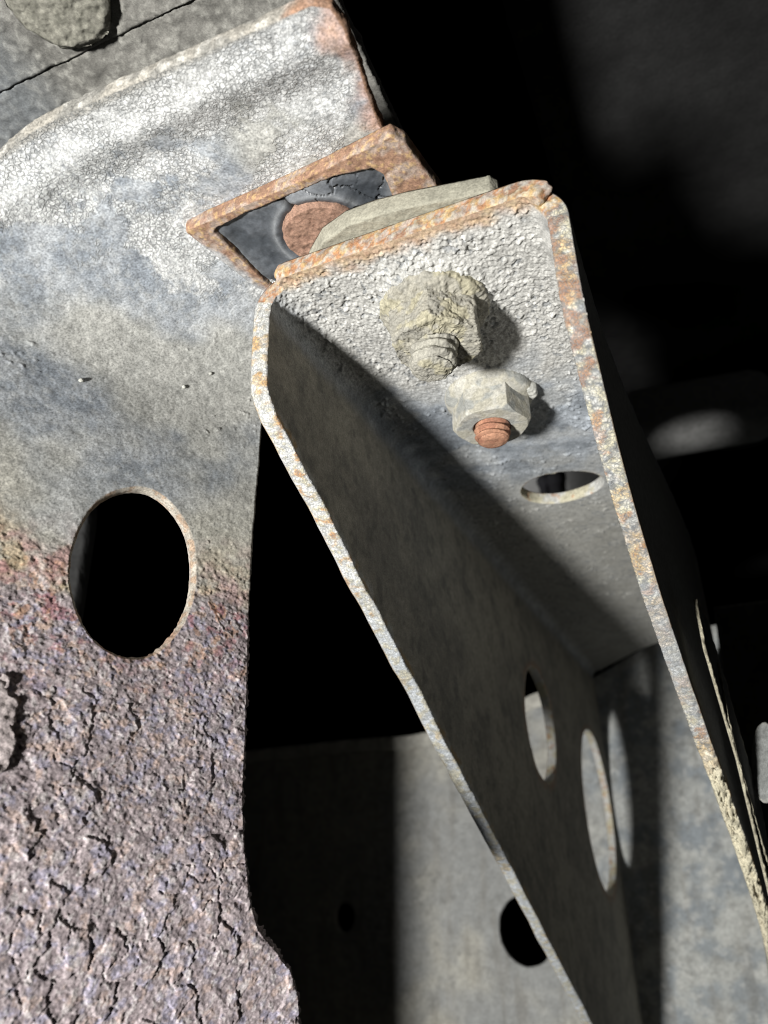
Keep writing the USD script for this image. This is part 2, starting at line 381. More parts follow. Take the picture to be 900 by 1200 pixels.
def build_channel():
    t = thing('channel_bracket', 'grey dusty steel channel bracket with rusty tapering rims and two nuts on its web', 'bracket', (0, 0, 0))
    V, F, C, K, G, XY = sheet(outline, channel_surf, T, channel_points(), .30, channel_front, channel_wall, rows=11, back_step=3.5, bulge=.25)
    N = normals(V, F)
    s = XY[F][:, :, 1].mean(1)
    web = (s > RI - LA / 2) & (s < W - RI + LA / 2)
    p = put('web', V, F[web], M_CHANNEL, t, C, K, N); tag(p.GetPrim(), 'flat web caked in pale dust towards its rusty near end')
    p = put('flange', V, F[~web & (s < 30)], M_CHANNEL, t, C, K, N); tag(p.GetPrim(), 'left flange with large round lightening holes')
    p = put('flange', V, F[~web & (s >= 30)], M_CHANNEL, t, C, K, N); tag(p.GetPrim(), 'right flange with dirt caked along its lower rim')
    return t
build_channel()

# ------------------------------------------------------------------ the frame bracket on the left
FN, FE = np.array([.866, -.5, 0.]), np.array([.5, .866, 0.])
FC, ZS, RB, FT = -31.8, 16.0, 32.0, 3.2
QA = RB * math.pi / 2
def foot_back(z):
    t = np.maximum(0, -104 - np.asarray(z, float)) / 40; return -9 * t * t, 18 * t / 40
def frame_surf(xy):
    s, q = xy[:, 0], xy[:, 1]
    ph = np.clip(q / RB, 0, math.pi / 2)
    a = np.where(q < 0, 0, RB - RB * np.cos(ph)) + np.maximum(q - QA, 0)
    z = np.where(q < 0, ZS - RB + q, ZS - RB + RB * np.sin(ph))
    back, slope = foot_back(z); a = a + back
    P = FE * s[:, None] + FN * (a + FC)[:, None] + np.array([0, 0, 1.0]) * z[:, None]
    N = FN * np.cos(ph)[:, None] - np.array([0, 0, 1.0]) * (np.sin(ph) + slope)[:, None]
    N /= np.linalg.norm(N, axis=1, keepdims=True)
    return P, N
def frame_uv(u, v):
    a = .866 * u - .5 * v - FC; s = .5 * u + .866 * v
    q = QA + a - RB if a > RB else RB * math.acos(max(-1, min(1, 1 - a / RB))) if a > 0 else 0
    return (s, q)
def frame_px(px, py):
    P = at_plane(px, py, FN, FC)
    for _ in range(6): P = at_plane(px, py, FN, FC + float(foot_back(P[2])[0]))
    return (P @ FE, P[2] - (ZS - RB))
right_edge = [frame_px(*p) for p in [(351, 1240), (348, 1168), (339, 1137), (322, 1114), (302, 1090), (291, 1050), (285, 1000), (284, 930), (287, 850), (290, 760), (292, 700), (296, 620), (303, 545)]]
sR = right_edge[-1][0]
shelf = [(sR, 0), (sR + .3, 20), (sR + .5, QA), frame_uv(20, 16), frame_uv(33, 8), frame_uv(33.2, -14), frame_uv(34.0, -24), frame_uv(35.2, -31), frame_uv(35.6, -36), frame_uv(34.8, -39.6), frame_uv(32, -41.4),
         frame_uv(10, -41.8), frame_uv(-8, -42.4), frame_uv(-19, -42.6), frame_uv(-30, -42.4), frame_uv(-40, -41.5), frame_uv(-52, -41)]
sLft = -76.0
frame_outline = Polygon([(sLft, right_edge[0][1])] + right_edge + shelf + [(sLft, 10)])
hc, hl, hr_, ht, hb = frame_px(156, 670), frame_px(80, 668), frame_px(231, 668), frame_px(152, 567), frame_px(150, 772)
FH = oval((hl[0] + hr_[0]) / 2, (ht[1] + hb[1]) / 2, (hr_[0] - hl[0]) / 2, (ht[1] - hb[1]) / 2, .008, 5, 220)
frame_outline = frame_outline.difference(FH).buffer(0)
Q_RUST = frame_px(150, 700)[1]; Q_STAIN = frame_px(100, 590)[1]

def frame_front(P, xy):
    s, q = xy[:, 0], xy[:, 1]; n = len(P)
    big, med, fin = fb(P, 18, 4, 61), fb(P, 5, 4, 62), fb(P, 1.2, 4, 63)
    edge = q - Q_RUST + (fb(P, 7, 5, 64) - .5) * 9 - 3.5 * smoothstep(-5, 15, s) * 1.0
    rust = 1 - smoothstep(-3.0, 3.6, edge)
    stain = (1 - smoothstep(-1, Q_STAIN - Q_RUST, edge)) * (1 - rust)
    # upper part: dull blue-grey paint with a chalky white, crackled bloom on the shelf
    base = mixc(PAL['slate'] * 1.7, PAL['blue'] * 1.5 * np.array((1.03, 1, .96)), smoothstep(.3, .7, big * .4 + med * .6))
    base = mixc(base, np.array((.40, .385, .33)), smoothstep(.42, .75, fb(P, 26, 4, 65)) * .55 + .35 * (1 - smoothstep(Q_STAIN - 4, Q_STAIN + 16, q)))
    sh = smoothstep(QA * .28, QA * .80, q + (big - .5) * 22)
    band = np.exp(-((xy[:, 1] * 0 + P[:, 1] + 37 + (P[:, 0] * 0)) / 5.5) ** 2)             # along the near lip
    bloom = np.clip(.54 + (fb(P, 8, 5, 66) - .5) * 1.5 + .55 * band - .25 * smoothstep(5, 25, P[:, 0]) * (1 - band), 0, 1) * sh
    chalk = smoothstep(.18, .62, bloom)
    speck = smoothstep(.32, .62, fb(P, .8, 3, 67) * .6 + fb(P, 3.5, 3, 69) * .4)
    spk2 = fb(P, .75, 3, 59)
    col = mixc(base, PAL['white'] * 1.04, smoothstep(.40, .92, chalk * .55 + speck * .18 + spk2 * .42) * np.minimum(1, chalk * 2.5) * .95)
    fine_dust = smoothstep(.5, .8, fin) * .30
    col = mixc(col, PAL['grey'], fine_dust * (1 - chalk))
    lip = smoothstep(-40.6, -41.6, P[:, 1])
    col = mixc(col, np.array((.25, .24, .215)), lip * .8)
    endrust = smoothstep(29.5, 34.5, P[:, 0] + (med - .5) * 5) * smoothstep(.2, .6, med + .15)
    col = mixc(col, mixc(PAL['orange'] * .9, PAL['pink'], fin), endrust * .75 * (q > QA))
    # stain band above the scaled rust
    sc = mixc(np.array((.36, .285, .19)), np.array((.30, .165, .155)), smoothstep(.35, .65, med))
    sc = mixc(sc, PAL['orange'], smoothstep(.6, .8, fin) * .5)
    col = mixc(col, sc, np.clip(stain * 1.1, 0, 1) * (.35 + .65 * smoothstep(.3, .6, fb(P, 3, 4, 68))) * (1 - .35 * smoothstep(-20, 10, s)))
    # scaled rust
    w = P + (np.stack([fb(P, 2.5, 4, 70), fb(P, 2.5, 4, 71), fb(P, 2.5, 4, 72)], 1) - .5) * 2.4
    w2 = np.stack([w @ FE, w[:, 2] * .8], 1)
    r1, d1 = cells(w2, .7, 73, (0, 1)); r2, d2 = cells(w2, 1.6, 74, (0, 1)); r3, d3 = cells(w2, 4.6, 75, (0, 1))
    low = smoothstep(0, -45, edge)
    tilt = (fb(P, 1.6, 3, 76) - .5)
    hgt = .72 * ((r1 - .5) * .16 + (r2 - .5) * .17 * (.4 + .6 * low) + (r3 > .66) * .42 * smoothstep(0, .2, d3) * (.2 + .8 * low) + tilt * .26 + (fb(P, .65, 3, 77) - .5) * .34 + (fb(P, 12, 3, 78) - .5) * 1.0)
    hue = fb(P, 2.2, 4, 79)
    rc = mixc(np.array((.225, .188, .196)), np.array((.335, .288, .296)), smoothstep(.3, .7, r1))
    rc = mixc(rc, np.array((.25, .235, .30)), smoothstep(.55, .75, hue) * .8)
    rc = mixc(rc, np.array((.43, .31, .245)), smoothstep(.60, .75, fb(P, 1.8, 4, 80)) * .75 * (1 - .5 * low))
    up = 1 - smoothstep(0, -26, edge)
    rc = mixc(rc, np.array((.30, .125, .135)), smoothstep(.52, .78, fb(P, 2.2, 4, 81)) * .75 * up)
    rc = mixc(rc, PAL['orange'] * 1.1, (r2 > .90) * .55 * up)
    rc = mixc(rc, np.array((.46, .44, .43)), (r1 > .84) * .4)
    rc = mixc(rc, np.array((.16, .14, .14)), (1 - smoothstep(.0, .08, d2)) * .4)
    col = mixc(col, rc, rust)
    # relief
    disp = (fb(P, .7, 3, 82) - .5) * .09 * (1 + 1.5 * chalk) + (med - .5) * .12 + (big - .5) * .5
    crumbs = np.maximum(fb(P, 1.1, 2, 83) - .86, 0) * 5
    disp = disp * (1 - rust) + crumbs * .28 * (1 - rust) * (1 - sh * .6) * smoothstep(.5, .7, fb(P, 14, 3, 86)) + stain * (fb(P, .9, 3, 84) - .5) * .5 + rust * (hgt + .1)
    # two shallow grooves pressed along the shelf, parallel to its lip
    disp = disp + sh * (.9 * np.exp(-((P[:, 1] + 34.5) / 3.0) ** 2) - .7 * np.exp(-((P[:, 1] + 27) / 3.5) ** 2))
    msk = np.zeros((n, 3)); msk[:, 0] = smoothstep(.08, .4, chalk) * (.55 + .45 * smoothstep(.30, .62, fb(P, 5, 4, 85))) * (1 - rust) * (1 - endrust) * .82
    return disp, col, msk

def frame_wall(Q, xy, t, ri):
    n = len(Q); a, b, c = fb(Q, 5, 4, 91), fb(Q, 1.8, 4, 92), fb(Q, .8, 3, 93)
    q = xy[:, 1]
    rust = 1 - smoothstep(-4, 4, q - Q_RUST)
    if ri > 0:
        col = mixc(np.array((.30, .275, .235)), np.array((.27, .20, .145)), smoothstep(.45, .7, b)); col = mixc(col, PAL['brown'] * 1.6, rust * smoothstep(.4, .7, a) * .5)
        return (c - .5) * (.2 + .35 * rust), col, np.zeros((n, 3))
    col = mixc(np.array((.27, .255, .225)), np.array((.19, .185, .17)), smoothstep(.35, .65, a))
    col = mixc(col, np.array((.42, .41, .38)), smoothstep(.6, .75, b) * .6)
    endr = smoothstep(24, 33, Q[:, 0] + (a - .5) * 10) * (q > QA)
    col = mixc(col, mixc(PAL['orange'] * .8, PAL['brown'] * 1.4, b), endr * .8)
    col = mixc(col, np.array((.24, .20, .20)), rust)
    return (b - .5) * (.4 + 1.2 * rust) + (c - .5) * (.3 + .8 * rust), col, np.zeros((n, 3))

def build_frame():
    t = thing('frame_bracket', 'large grey formed frame plate with white crackled shelf, oval hole and scaly rusted lower half', 'bracket')
    pts = np.vstack([grid_in(frame_outline, .21, 7, lambda g: (g[:, 1] < Q_RUST + 10) & (g[:, 0] > -62)), grid_in(frame_outline, .30, 8, lambda g: (g[:, 1] >= Q_RUST + 10.2) & (g[:, 0] > -62)), grid_in(frame_outline, 1.0, 9, lambda g: g[:, 0] < -62.5)])
    V, F, C, K, G, XY = sheet(frame_outline, frame_surf, FT, pts, .24, frame_front, frame_wall, rows=9, back_step=4, bulge=.5)
    N = normals(V, F)
    q = XY[F][:, :, 1].mean(1); up = q > QA * .5; low = q < Q_RUST + 14
    p = put('shelf', V, F[up], M_FRAME, t, C, K, N); tag(p.GetPrim(), 'shelf with chalky white crackled paint')
    p = put('side_plate', V, F[~up], M_FRAME_LOW, t, C, K, N); tag(p.GetPrim(), 'side plate with oval hole, its lower half flaking purple-brown rust')
    # flakes of scale that have lifted off the plate
    rng = np.random.default_rng(9)
    def flake(px_pts, lift, seed, roll):
        pts2 = np.array([frame_px(*p) for p in px_pts]); pol = Polygon(pts2).buffer(0)
        ctr = pts2.mean(0)
        def surf(xy):
            P, N = frame_surf(xy)
            h = lift * (.25 + .75 * smoothstep(-1, 1, ((xy - ctr) @ roll) / (np.ptp(pts2, axis=0).max() * .5)))
            return P + N * (h + .5)[:, None], N
        f = lambda P, xy, *a: ((fb(P, 1.5, 3, seed) - .5) * .7, mixc(np.array((.28, .24, .24)), np.array((.40, .35, .34)), fb(P, .9, 3, seed + 1)), np.zeros((len(P), 3)))
        Vf, Ff, Cf, Kf, *_ = sheet(pol, surf, .45, grid_in(pol, .3, seed), .3, f, lambda Q, xy, t_, ri: f(Q, xy), rows=3, back_step=1, bulge=.05)
        return put('rust_flake', Vf, Ff, M_RUST, t, Cf, Kf)
    def ragged(pts, n, amp, seed):
        pol = Polygon(pts); r = np.random.default_rng(seed)
        rp = ring_points(pol.exterior, pol.length / n); return rp + r.normal(0, amp, rp.shape)
    for gx, gy, gr_ in ((80, 415, .55), (214, 455, .45), (242, 442, .4)):
        P0 = frame_surf(np.array([frame_px(gx, gy) if gy > 440 else frame_uv(*at(gx, gy, 2, 2.0 if gy > 390 else 9.0)[:2])]))
        c0 = P0[0][0] + P0[1][0] * gr_ * .35
        Vg, Fg = profile_lathe((0, 0), [(.02, gr_), (gr_ * .8, gr_ * .6), (gr_, 0), (gr_ * .8, -gr_ * .6), (.02, -gr_)], 14, gr_ * .3)
        Vg = Vg * (1 + .35 * (fb(Vg + gx, gr_, 2, gx)[:, None] - .5)) * np.array([1.2, 1., .9]) + c0
        put('grit', Vg, Fg, M_DIRT, t, np.tile((.34, .34, .31), (len(Vg), 1)), np.zeros((len(Vg), 3)))
    flake(ragged([(-14, 800), (4, 800), (8, 815), (20, 822), (18, 838), (12, 850), (16, 868), (12, 886), (6, 905), (-14, 910)], 40, 1.2, 1), .55, 101, np.array([1., 0.]))
    flake(ragged([(2, 790), (10, 796), (9, 806), (2, 808), (-3, 800)], 14, .8, 2), .5, 103, np.array([1., 0.]))
    return t

# ------------------------------------------------------------------ solids of revolution for nuts, bolts, bushings
def polar(center, zs, radii, nth, disp=None, cap=None):
    """lathe with radius radii(k, theta); zs heights per ring downwards. Returns V, F."""
    th = np.linspace(0, 2 * np.pi, nth, endpoint=False); V = []
    for k, z in enumerate(zs):
        r = radii(k, th); V.append(np.stack([center[0] + r * np.cos(th), center[1] + r * np.sin(th), np.full(nth, z)], 1))
    V = np.vstack(V); F = []
    i = np.arange(nth); j = (i + 1) % nth
    for k in range(len(zs) - 1):
        a, b, c, d = k * nth + i, k * nth + j, (k + 1) * nth + j, (k + 1) * nth + i
        F += [np.stack([a, d, b], 1), np.stack([b, d, c], 1)]
    return V, np.vstack(F)
def profile_lathe(center, prof, nth, step, rmod=None):
    """prof: (r, z) outline refined to `step`; rmod(r, z, th) -> r"""
    p = np.asarray(prof, float); d = np.r_[0, np.cumsum(np.linalg.norm(np.diff(p, axis=0), axis=1))]
    u = np.linspace(0, d[-1], max(4, int(d[-1] / step))); r, z = np.interp(u, d, p[:, 0]), np.interp(u, d, p[:, 1])
    return polar(center, z, lambda k, th: rmod(np.full(len(th), r[k]), z[k], th) if rmod else np.full(len(th), r[k]), nth)
def roughen(V, F, f):
    N = normals(V, F); return V + N * f(V)[:, None]

def hexed(af, rot):
    def m(r, z, th):
        hx = af / 2 / np.cos((th + rot) % (np.pi / 3) - np.pi / 6)
        return np.minimum(r, hx)
    return m

def dirt_colour(V, seed, a, b, c=None):
    w = fb(V, 2.5, 4, seed); col = mixc(np.asarray(a), np.asarray(b), smoothstep(.35, .65, w))
    if c is not None: col = mixc(col, np.asarray(c), smoothstep(.58, .75, fb(V, 4, 3, seed + 1)))
    return col

build_frame()

def build_nut(name, label, ctr, z0, flange_r, af, hgt, rot, cake, seed, cols):
    t = thing(name, label, 'nut', (*ctr, z0))
    fp = [(flange_r - .2, z0 + 1), (flange_r, z0 - 1.0), (flange_r - .4, z0 - 2.2), (af / 2 + .3, z0 - 3.6), (af / 2 - 1.5, z0 - 4)]
    V, F = profile_lathe(ctr, fp, 300, .28)
    V = roughen(V, F, lambda P: cake * ((fb(P, 2.2, 4, seed) - .45) * (1.5 if cake > .5 else .6) + (fb(P, .8, 3, seed + 1) - .5) * 1.0))
    put('flange', V, F, M_DIRT, t, dirt_colour(V, seed + 2, *cols))
    top = z0 - hgt
    hp = [(af / 2 + 3, z0 - 1.6), (af * .58, z0 - 3), (af * .575, top + 1.0), (af * .52, top), (5.0, top), (4.5, top + 1.0)]
    V, F = profile_lathe(ctr, hp, 420, .22, hexed(af, rot))
    V = roughen(V, F, lambda P: cake * ((fb(P, 3.6, 3, seed + 5) - .45) * (1.1 if cake > .5 else .35) + (fb(P, 1.5, 3, seed + 8) - .5) * .55 + (fb(P, .7, 3, seed + 6) - .5) * .75))
    put('hex_body', V, F, M_DIRT, t, dirt_colour(V, seed + 7, *cols))
    return t

def build_bolt(name, label, ctr, z0, z1, r, pitch, cake, seed, cols, mat, lean=(0, 0), thread=.55):
    t = thing(name, label, 'bolt', (*ctr, z0))
    pr = [(r, z0), (r, z1 + 1.4), (r - 1.2, z1 + .4), (r - 2.2, z1), (0.05, z1 - .15)]
    def rm(rr, z, th):
        if z < z1 + .8: return rr
        w = ((z / pitch + th / (2 * np.pi)) % 1.0); return rr - thread * np.abs(2 * w - 1)
    V, F = profile_lathe(ctr, pr, 220, .14, rm)
    k = (z0 - V[:, 2]); V[:, 0] += lean[0] * k; V[:, 1] += lean[1] * k
    V = roughen(V, F, lambda P: cake * ((fb(P, 2.0, 3, seed) - .45) * 1.5 + (fb(P, .6, 3, seed + 1) - .5) * .6))
    put('threaded_shank', V, F, mat, t, dirt_colour(V, seed + 2, *cols))
    return t

yel = (.30, .28, .205); gd = (.245, .236, .205); wd = (.38, .37, .33)
build_nut('flange_nut', 'larger nut near the bracket top, thickly caked in yellowish grey dirt', NUT1, -.8, 12.0, 18.0, 11.0, .35, .75, 201, (gd, (.275, .262, .22), yel))
build_bolt('mounting_bolt', 'dirt-caked bolt end sticking out of the larger, dirtier nut', NUT1, -6, -17.6, 5.2, 2.1, .45, 221, (gd, (.29, .28, .24), yel), M_DIRT, lean=(-.14, .02), thread=.7)
nut2 = build_nut('flange_nut', 'smaller cleaner pale grey hex nut on the web, nearer the small hole', NUT2, -.2, 11.8, 17.8, 10.4, .907, .07, 241, (wd, (.35, .335, .28), (.27, .275, .26)))
build_bolt('mounting_bolt', 'orange rusty threaded bolt end in the smaller pale nut', NUT2, -5, -15.2, 4.7, 1.9, .12, 261, ((.26, .125, .08), (.34, .18, .115), (.16, .085, .06)), M_RUST, thread=1.0)
# the little lug beside the smaller nut
pol = Polygon([(0, -2.6), (3.0, -2.4), (4.0, -1), (3.8, 1.2), (2.8, 2.3), (0, 2.6)]).buffer(.3)
sf = flat_surf((NUT2[0] + 8.0, NUT2[1] + 1.0, -3.0), (0, 1, 0), (1, 0, 0))
def swapped(p): return shapely.transform(p, lambda c: c[:, ::-1])
V, F, C, K, *_ = sheet(swapped(pol), sf, 3.2, grid_in(swapped(pol), .3, 1), .3, plain((.42, .42, .39), .2, 2, 271, .5), plain((.42, .42, .39), .2, 2, 272, .3), rows=7, back_step=1, bulge=.3)
put('locking_lug', V, F, M_DIRT, nut2, C, K)

# ------------------------------------------------------------------ spacer washer, housing, rubber mount
def ring_solid(name, pol, z_bottom, thick, mat, parent, cf, cw, step=.3, bulge=.3, rows=9, label=None, back=2.):
    sw = swapped(pol)                                                     # domain (v, u): the normal then faces down
    V, F, C, K, *_ = sheet(sw, flat_surf((0, 0, z_bottom), (0, 1, 0), (1, 0, 0)), thick, grid_in(sw, step, 3), step, cf, cw, rows=rows, back_step=back, bulge=bulge)
    p = put(name, V, F, mat, parent, C, K)
    if label: tag(p.GetPrim(), label)
    return p
ol = np.array((.265, .255, .205))
wa = thing('spacer_washer', 'thick olive grey round spacer washer between rubber mount and channel bracket', 'washer', (32, 22, 4.4))
def wcol(P, xy, *a):
    w = fb(P, 4, 4, 301); return (fb(P, .8, 3, 302) - .5) * .22 + (fb(P, 7, 2, 303) - .5) * .35, mixc(ol * .85, ol * 1.15, w), np.zeros((len(P), 3))
def upl(z, pts): return [tuple(at(px, py, 2, z)[:2]) for px, py in pts]
wp = Polygon(upl(8.7, [(366, 294), (381, 268), (408, 249), (440, 237), (480, 226.5), (530, 217), (572, 208.5), (580, 213), (585, 232)]) + [(56, 12), (60, 28), (44, 48), (22, 48), (4, 34), (5, 14)]).buffer(.6).difference(Point(32, 22).buffer(9, 32))
ring_solid('ring', wp, 4.45, 4.3, M_DIRT, wa, wcol, wcol, .4, bulge=.15)

ho = thing('mount_housing', 'square rust-orange steel housing lip around the rubber mount', 'housing', (12, 10, 9))
def rbox(x0, y0, x1, y1, r): return shapely.box(x0 + r, y0 + r, x1 - r, y1 - r).buffer(r, 12)
def rusty(seed, light=1.0):
    def f(P, xy, *a):
        w, x, y = fb(P, 4, 4, seed), fb(P, 1.5, 4, seed + 1), fb(P, .8, 3, seed + 2)
        c = mixc(np.array((.25, .15, .10)) * light, np.array((.30, .235, .195)) * light, smoothstep(.35, .65, w)); c = mixc(c, PAL['brown'], smoothstep(.55, .75, x) * .7)
        c = mixc(c, PAL['ochre'], smoothstep(.62, .78, y) * .6)
        ld = np.abs((P[:, :2] - EL0) @ np.array([EL1[1] - EL0[1], EL0[0] - EL1[0]])) / np.linalg.norm(EL1 - EL0)
        pale = (1 - smoothstep(.6, 2.2, ld + (w - .5) * 2.5)) * smoothstep(-10, -6, P[:, 1])
        c = mixc(c, mixc(np.array((.24, .26, .285)), np.array((.38, .385, .38)), x), pale * .85)
        return (x - .5) * .28 + (y - .5) * .2, c, np.zeros((len(P), 3))
    return f
ZL = 12.6; EL0, EL1 = [np.array(q) for q in upl(12.6, [(217, 271), (312, 347)])]
outer = Polygon(upl(ZL, [(217, 271), (300, 235), (380, 199), (458, 160), (474, 168), (512, 219)]) + [(44, 44), (-4, 44)] + upl(ZL, [(312, 347)])).buffer(-.7).buffer(.7)
inner = Polygon(upl(ZL, [(248, 270), (288, 249), (332, 231), (392, 206), (436, 197), (450, 204), (464, 238)]) + [(36, 38), (2, 38)] + upl(ZL, [(314, 334)])).buffer(-1.2).buffer(1.2)
ring_solid('lip', outer.difference(inner), ZL, 3.6, M_RUST, ho, rusty(311), rusty(315), .28, rows=10, label='square rusty lip, pale bluish on its left outer side')
SLV = at(378, 277, 2, ZL - 1.2)[:2]
ru = thing('rubber_mount', 'blue-grey cracked rubber mount block inside the rusty housing', 'rubber mount', (13, 0, 12))
def rubber(P, xy, *a):
    w, x = fb(P, 8, 4, 321), fb(P, 2, 4, 322)
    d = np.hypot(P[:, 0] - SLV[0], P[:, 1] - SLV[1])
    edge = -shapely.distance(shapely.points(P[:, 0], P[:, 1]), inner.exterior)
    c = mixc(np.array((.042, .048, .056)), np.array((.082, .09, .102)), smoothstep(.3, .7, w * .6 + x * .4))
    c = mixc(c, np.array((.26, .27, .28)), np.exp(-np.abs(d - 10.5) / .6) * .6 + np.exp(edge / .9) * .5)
    cr, dd = cells(P + (fb(P, 3, 3, 323)[:, None] - .5) * 4, 9.0, 324, (0, 1))
    gx = (P[:, :2] - SLV) @ np.array([-.45, -.9]) ; gy = (P[:, :2] - SLV) @ np.array([.9, -.45])
    gap = np.exp(-((gy - 1.5 + (w - .5) * 5) / .9) ** 2) * (gx > 0)                    # the split between the two lobes
    crack = np.maximum((1 - smoothstep(0.02, .18, dd)) * smoothstep(8, 14, P[:, 0]) * .7, gap)
    c = mixc(c, np.array((.01, .01, .01)), crack * .9)
    disp = (w - .5) * 1.0 + (x - .5) * .25 - .8 * crack + .8 * np.exp(-((d - 10.0) / 1.6) ** 2) - .6 * smoothstep(11, 20, d)
    return disp, c, np.zeros((len(P), 3))
ring_solid('rubber_block', inner.buffer(.3), ZL + .5, 6, M_RUBBER, ru, rubber, rubber, .25, rows=6)
def sleeve(P, xy, *a):
    w, x = fb(P, 3, 4, 331), fb(P, .9, 4, 332); c = mixc(np.array((.21, .12, .085)), np.array((.30, .19, .14)), x); c = mixc(c, PAL['brown'], smoothstep(.55, .75, x) * .6)
    return (x - .5) * .35 + (w - .5) * .5, c, np.zeros((len(P), 3))
ring_solid('inner_sleeve', oval(SLV[0], SLV[1], 8.2, 8.2, .01, 3), ZL - 1.2, 5, M_RUST, ru, sleeve, sleeve, .25, rows=10, label='round rusty brown end of the inner sleeve', bulge=.6)

# ------------------------------------------------------------------ the cross-member behind
XV = 417.0
def far_face(P, xy, *a):
    w, x, y = fb(P, 60, 5, 401), fb(P, 14, 5, 402), fb(P, 4, 4, 403)
    c = mixc(np.array((.25, .255, .25)), np.array((.35, .34, .30)), smoothstep(.3, .7, w * .7 + x * .3))
    bl = smoothstep(-60, 20, P[:, 0])                                       # barer, bluer metal towards the right
    c = mixc(c, mixc(np.array((.20, .225, .245)), np.array((.33, .34, .33)), smoothstep(.35, .65, x)), bl * .85)
    drip = fb(np.stack([P[:, 0], P[:, 1], P[:, 2] * .12], 1), 5, 4, 405)
    c = mixc(c, np.array((.17, .16, .14)), smoothstep(.55, .75, drip) * .4)
    c = mixc(c, np.array((.18, .18, .17)), smoothstep(.66, .8, y) * .5); c = mixc(c, np.array((.45, .45, .43)), smoothstep(.68, .8, fb(P, 3, 3, 404)) * .5 * bl)
    return (x - .5) * .6 + (y - .5) * .6, c, np.zeros((len(P), 3))
cm = thing('cross_member', 'dusty grey steel cross-member behind the channel bracket, with a round hole', 'cross-member', (0, XV, -20))
ctop = [at(px, py, 1, XV)[[0, 2]] for px, py in [(772, 748), (695, 795), (625, 813), (560, 846), (480, 862), (400, 868), (290, 880)]]
cpoly = Polygon([(230, ctop[0][1] + 10), (120, ctop[0][1] + 8), *map(tuple, ctop), (-480, ctop[-1][1] - 4), (-480, -420), (230, -420)])
hcn = at(617, 1090, 1, XV); hd = at(404, 1075, 1, XV)
cpoly = cpoly.difference(oval(hcn[0], hcn[2], 18, 20, .01)).difference(oval(hd[0], hd[2], 7.5, 9, .02))
sfx = flat_surf((0, XV, 0), (1, 0, 0), (0, 0, 1))                          # X x Z = -Y: faces the camera
V, F, C, K, *_ = sheet(cpoly, sfx, 5, grid_in(cpoly, 2.0, 4), 2.0, far_face, far_face, rows=4, back_step=14, bulge=.4)
put('face_plate', V, F, M_FAR, cm, C, K)

lp = [(p[0], p[1] - .6) for p in ctop if p[0] < -1.0] + [(-480, ctop[-1][1] - 5)]
lpol = Polygon(lp + [(x, z - 9) for x, z in lp[::-1]]).buffer(-.4).buffer(.4)
lc = plain((.40, .39, .35), .25, 12, 411, .5)
V, F, C, K, *_ = sheet(lpol, flat_surf((0, XV - 2.2, 0), (1, 0, 0), (0, 0, 1)), 2, grid_in(lpol, 2.0, 4), 1.5, lc, lc, rows=4, back_step=8, bulge=.3)
put('top_lip', V, F, M_FAR, cm, C, K)

# ------------------------------------------------------------------ underbody above
def under_col(P, xy, *a):
    w, x, y = fb(P, 30, 4, 501), fb(P, 5, 4, 502), fb(P, 1.4, 4, 503)
    c = mixc(np.array((.12, .117, .107)), np.array((.18, .175, .16)), smoothstep(.3, .7, w)); c = mixc(c, np.array((.29, .285, .26)), smoothstep(.5, .75, y) * .6)
    c = mixc(c, np.array((.12, .135, .15)), smoothstep(-42, -60, P[:, 0] + 0 * w) * .6)
    return (x - .5) * .8 + (y - .5) * .5, c, np.zeros((len(P), 3))
ZU = 62.0
rail = thing('chassis_rail', 'dull brownish grey chassis rail above the shelf, with a caked round plug', 'rail', (0, 0, ZU))
sA, sB = at(50, 84, 2, ZU), at(225, 0, 2, ZU)
dirS = (sB - sA) / np.linalg.norm(sB - sA)
p1, p2 = (sA - dirS * 150)[:2], (sB + dirS * 60)[:2]
nrm = np.array([dirS[1], -dirS[0]])
if nrm @ (at(50, 20, 2, ZU)[:2] - sA[:2]) < 0: nrm = -nrm
lower = Polygon([p1, p2, p2 - nrm * 90, p1 - nrm * 90]); upper = Polygon([p1 + nrm * .18, p2 + nrm * .18, p2 + nrm * 80, p1 + nrm * 80])
cut = shapely.box(-400, -400, at(404, 20, 2, ZU)[0], 400)
for pol, z, nm in ((lower.intersection(cut), ZU, 'bottom_plate'), (upper.intersection(cut), ZU - .45, 'lap_plate')):
    ring_solid(nm, pol, z, 4, M_STEEL, rail, under_col, under_col, .55, rows=4, back=6)
pc = at(68, -8, 2, ZU - 1.2)
def plugc(P, xy, *a):
    w, y = fb(P, 6, 4, 511), fb(P, 1.2, 4, 512); d = np.hypot(P[:, 0] - pc[0], P[:, 1] - pc[1])
    return (w - .5) * 1.2 + (y - .5) * .8 - smoothstep(9.5, 11.6, d) * 1.5, mixc(np.array((.13, .127, .105)), np.array((.22, .213, .18)), fb(P, 1.5, 4, 513)), np.zeros((len(P), 3))
ring_solid('round_plug', oval(pc[0], pc[1], 11.6, 11.4, .03, 3), ZU - 4.0, 3, M_DIRT, rail, plugc, plugc, .35, rows=7)

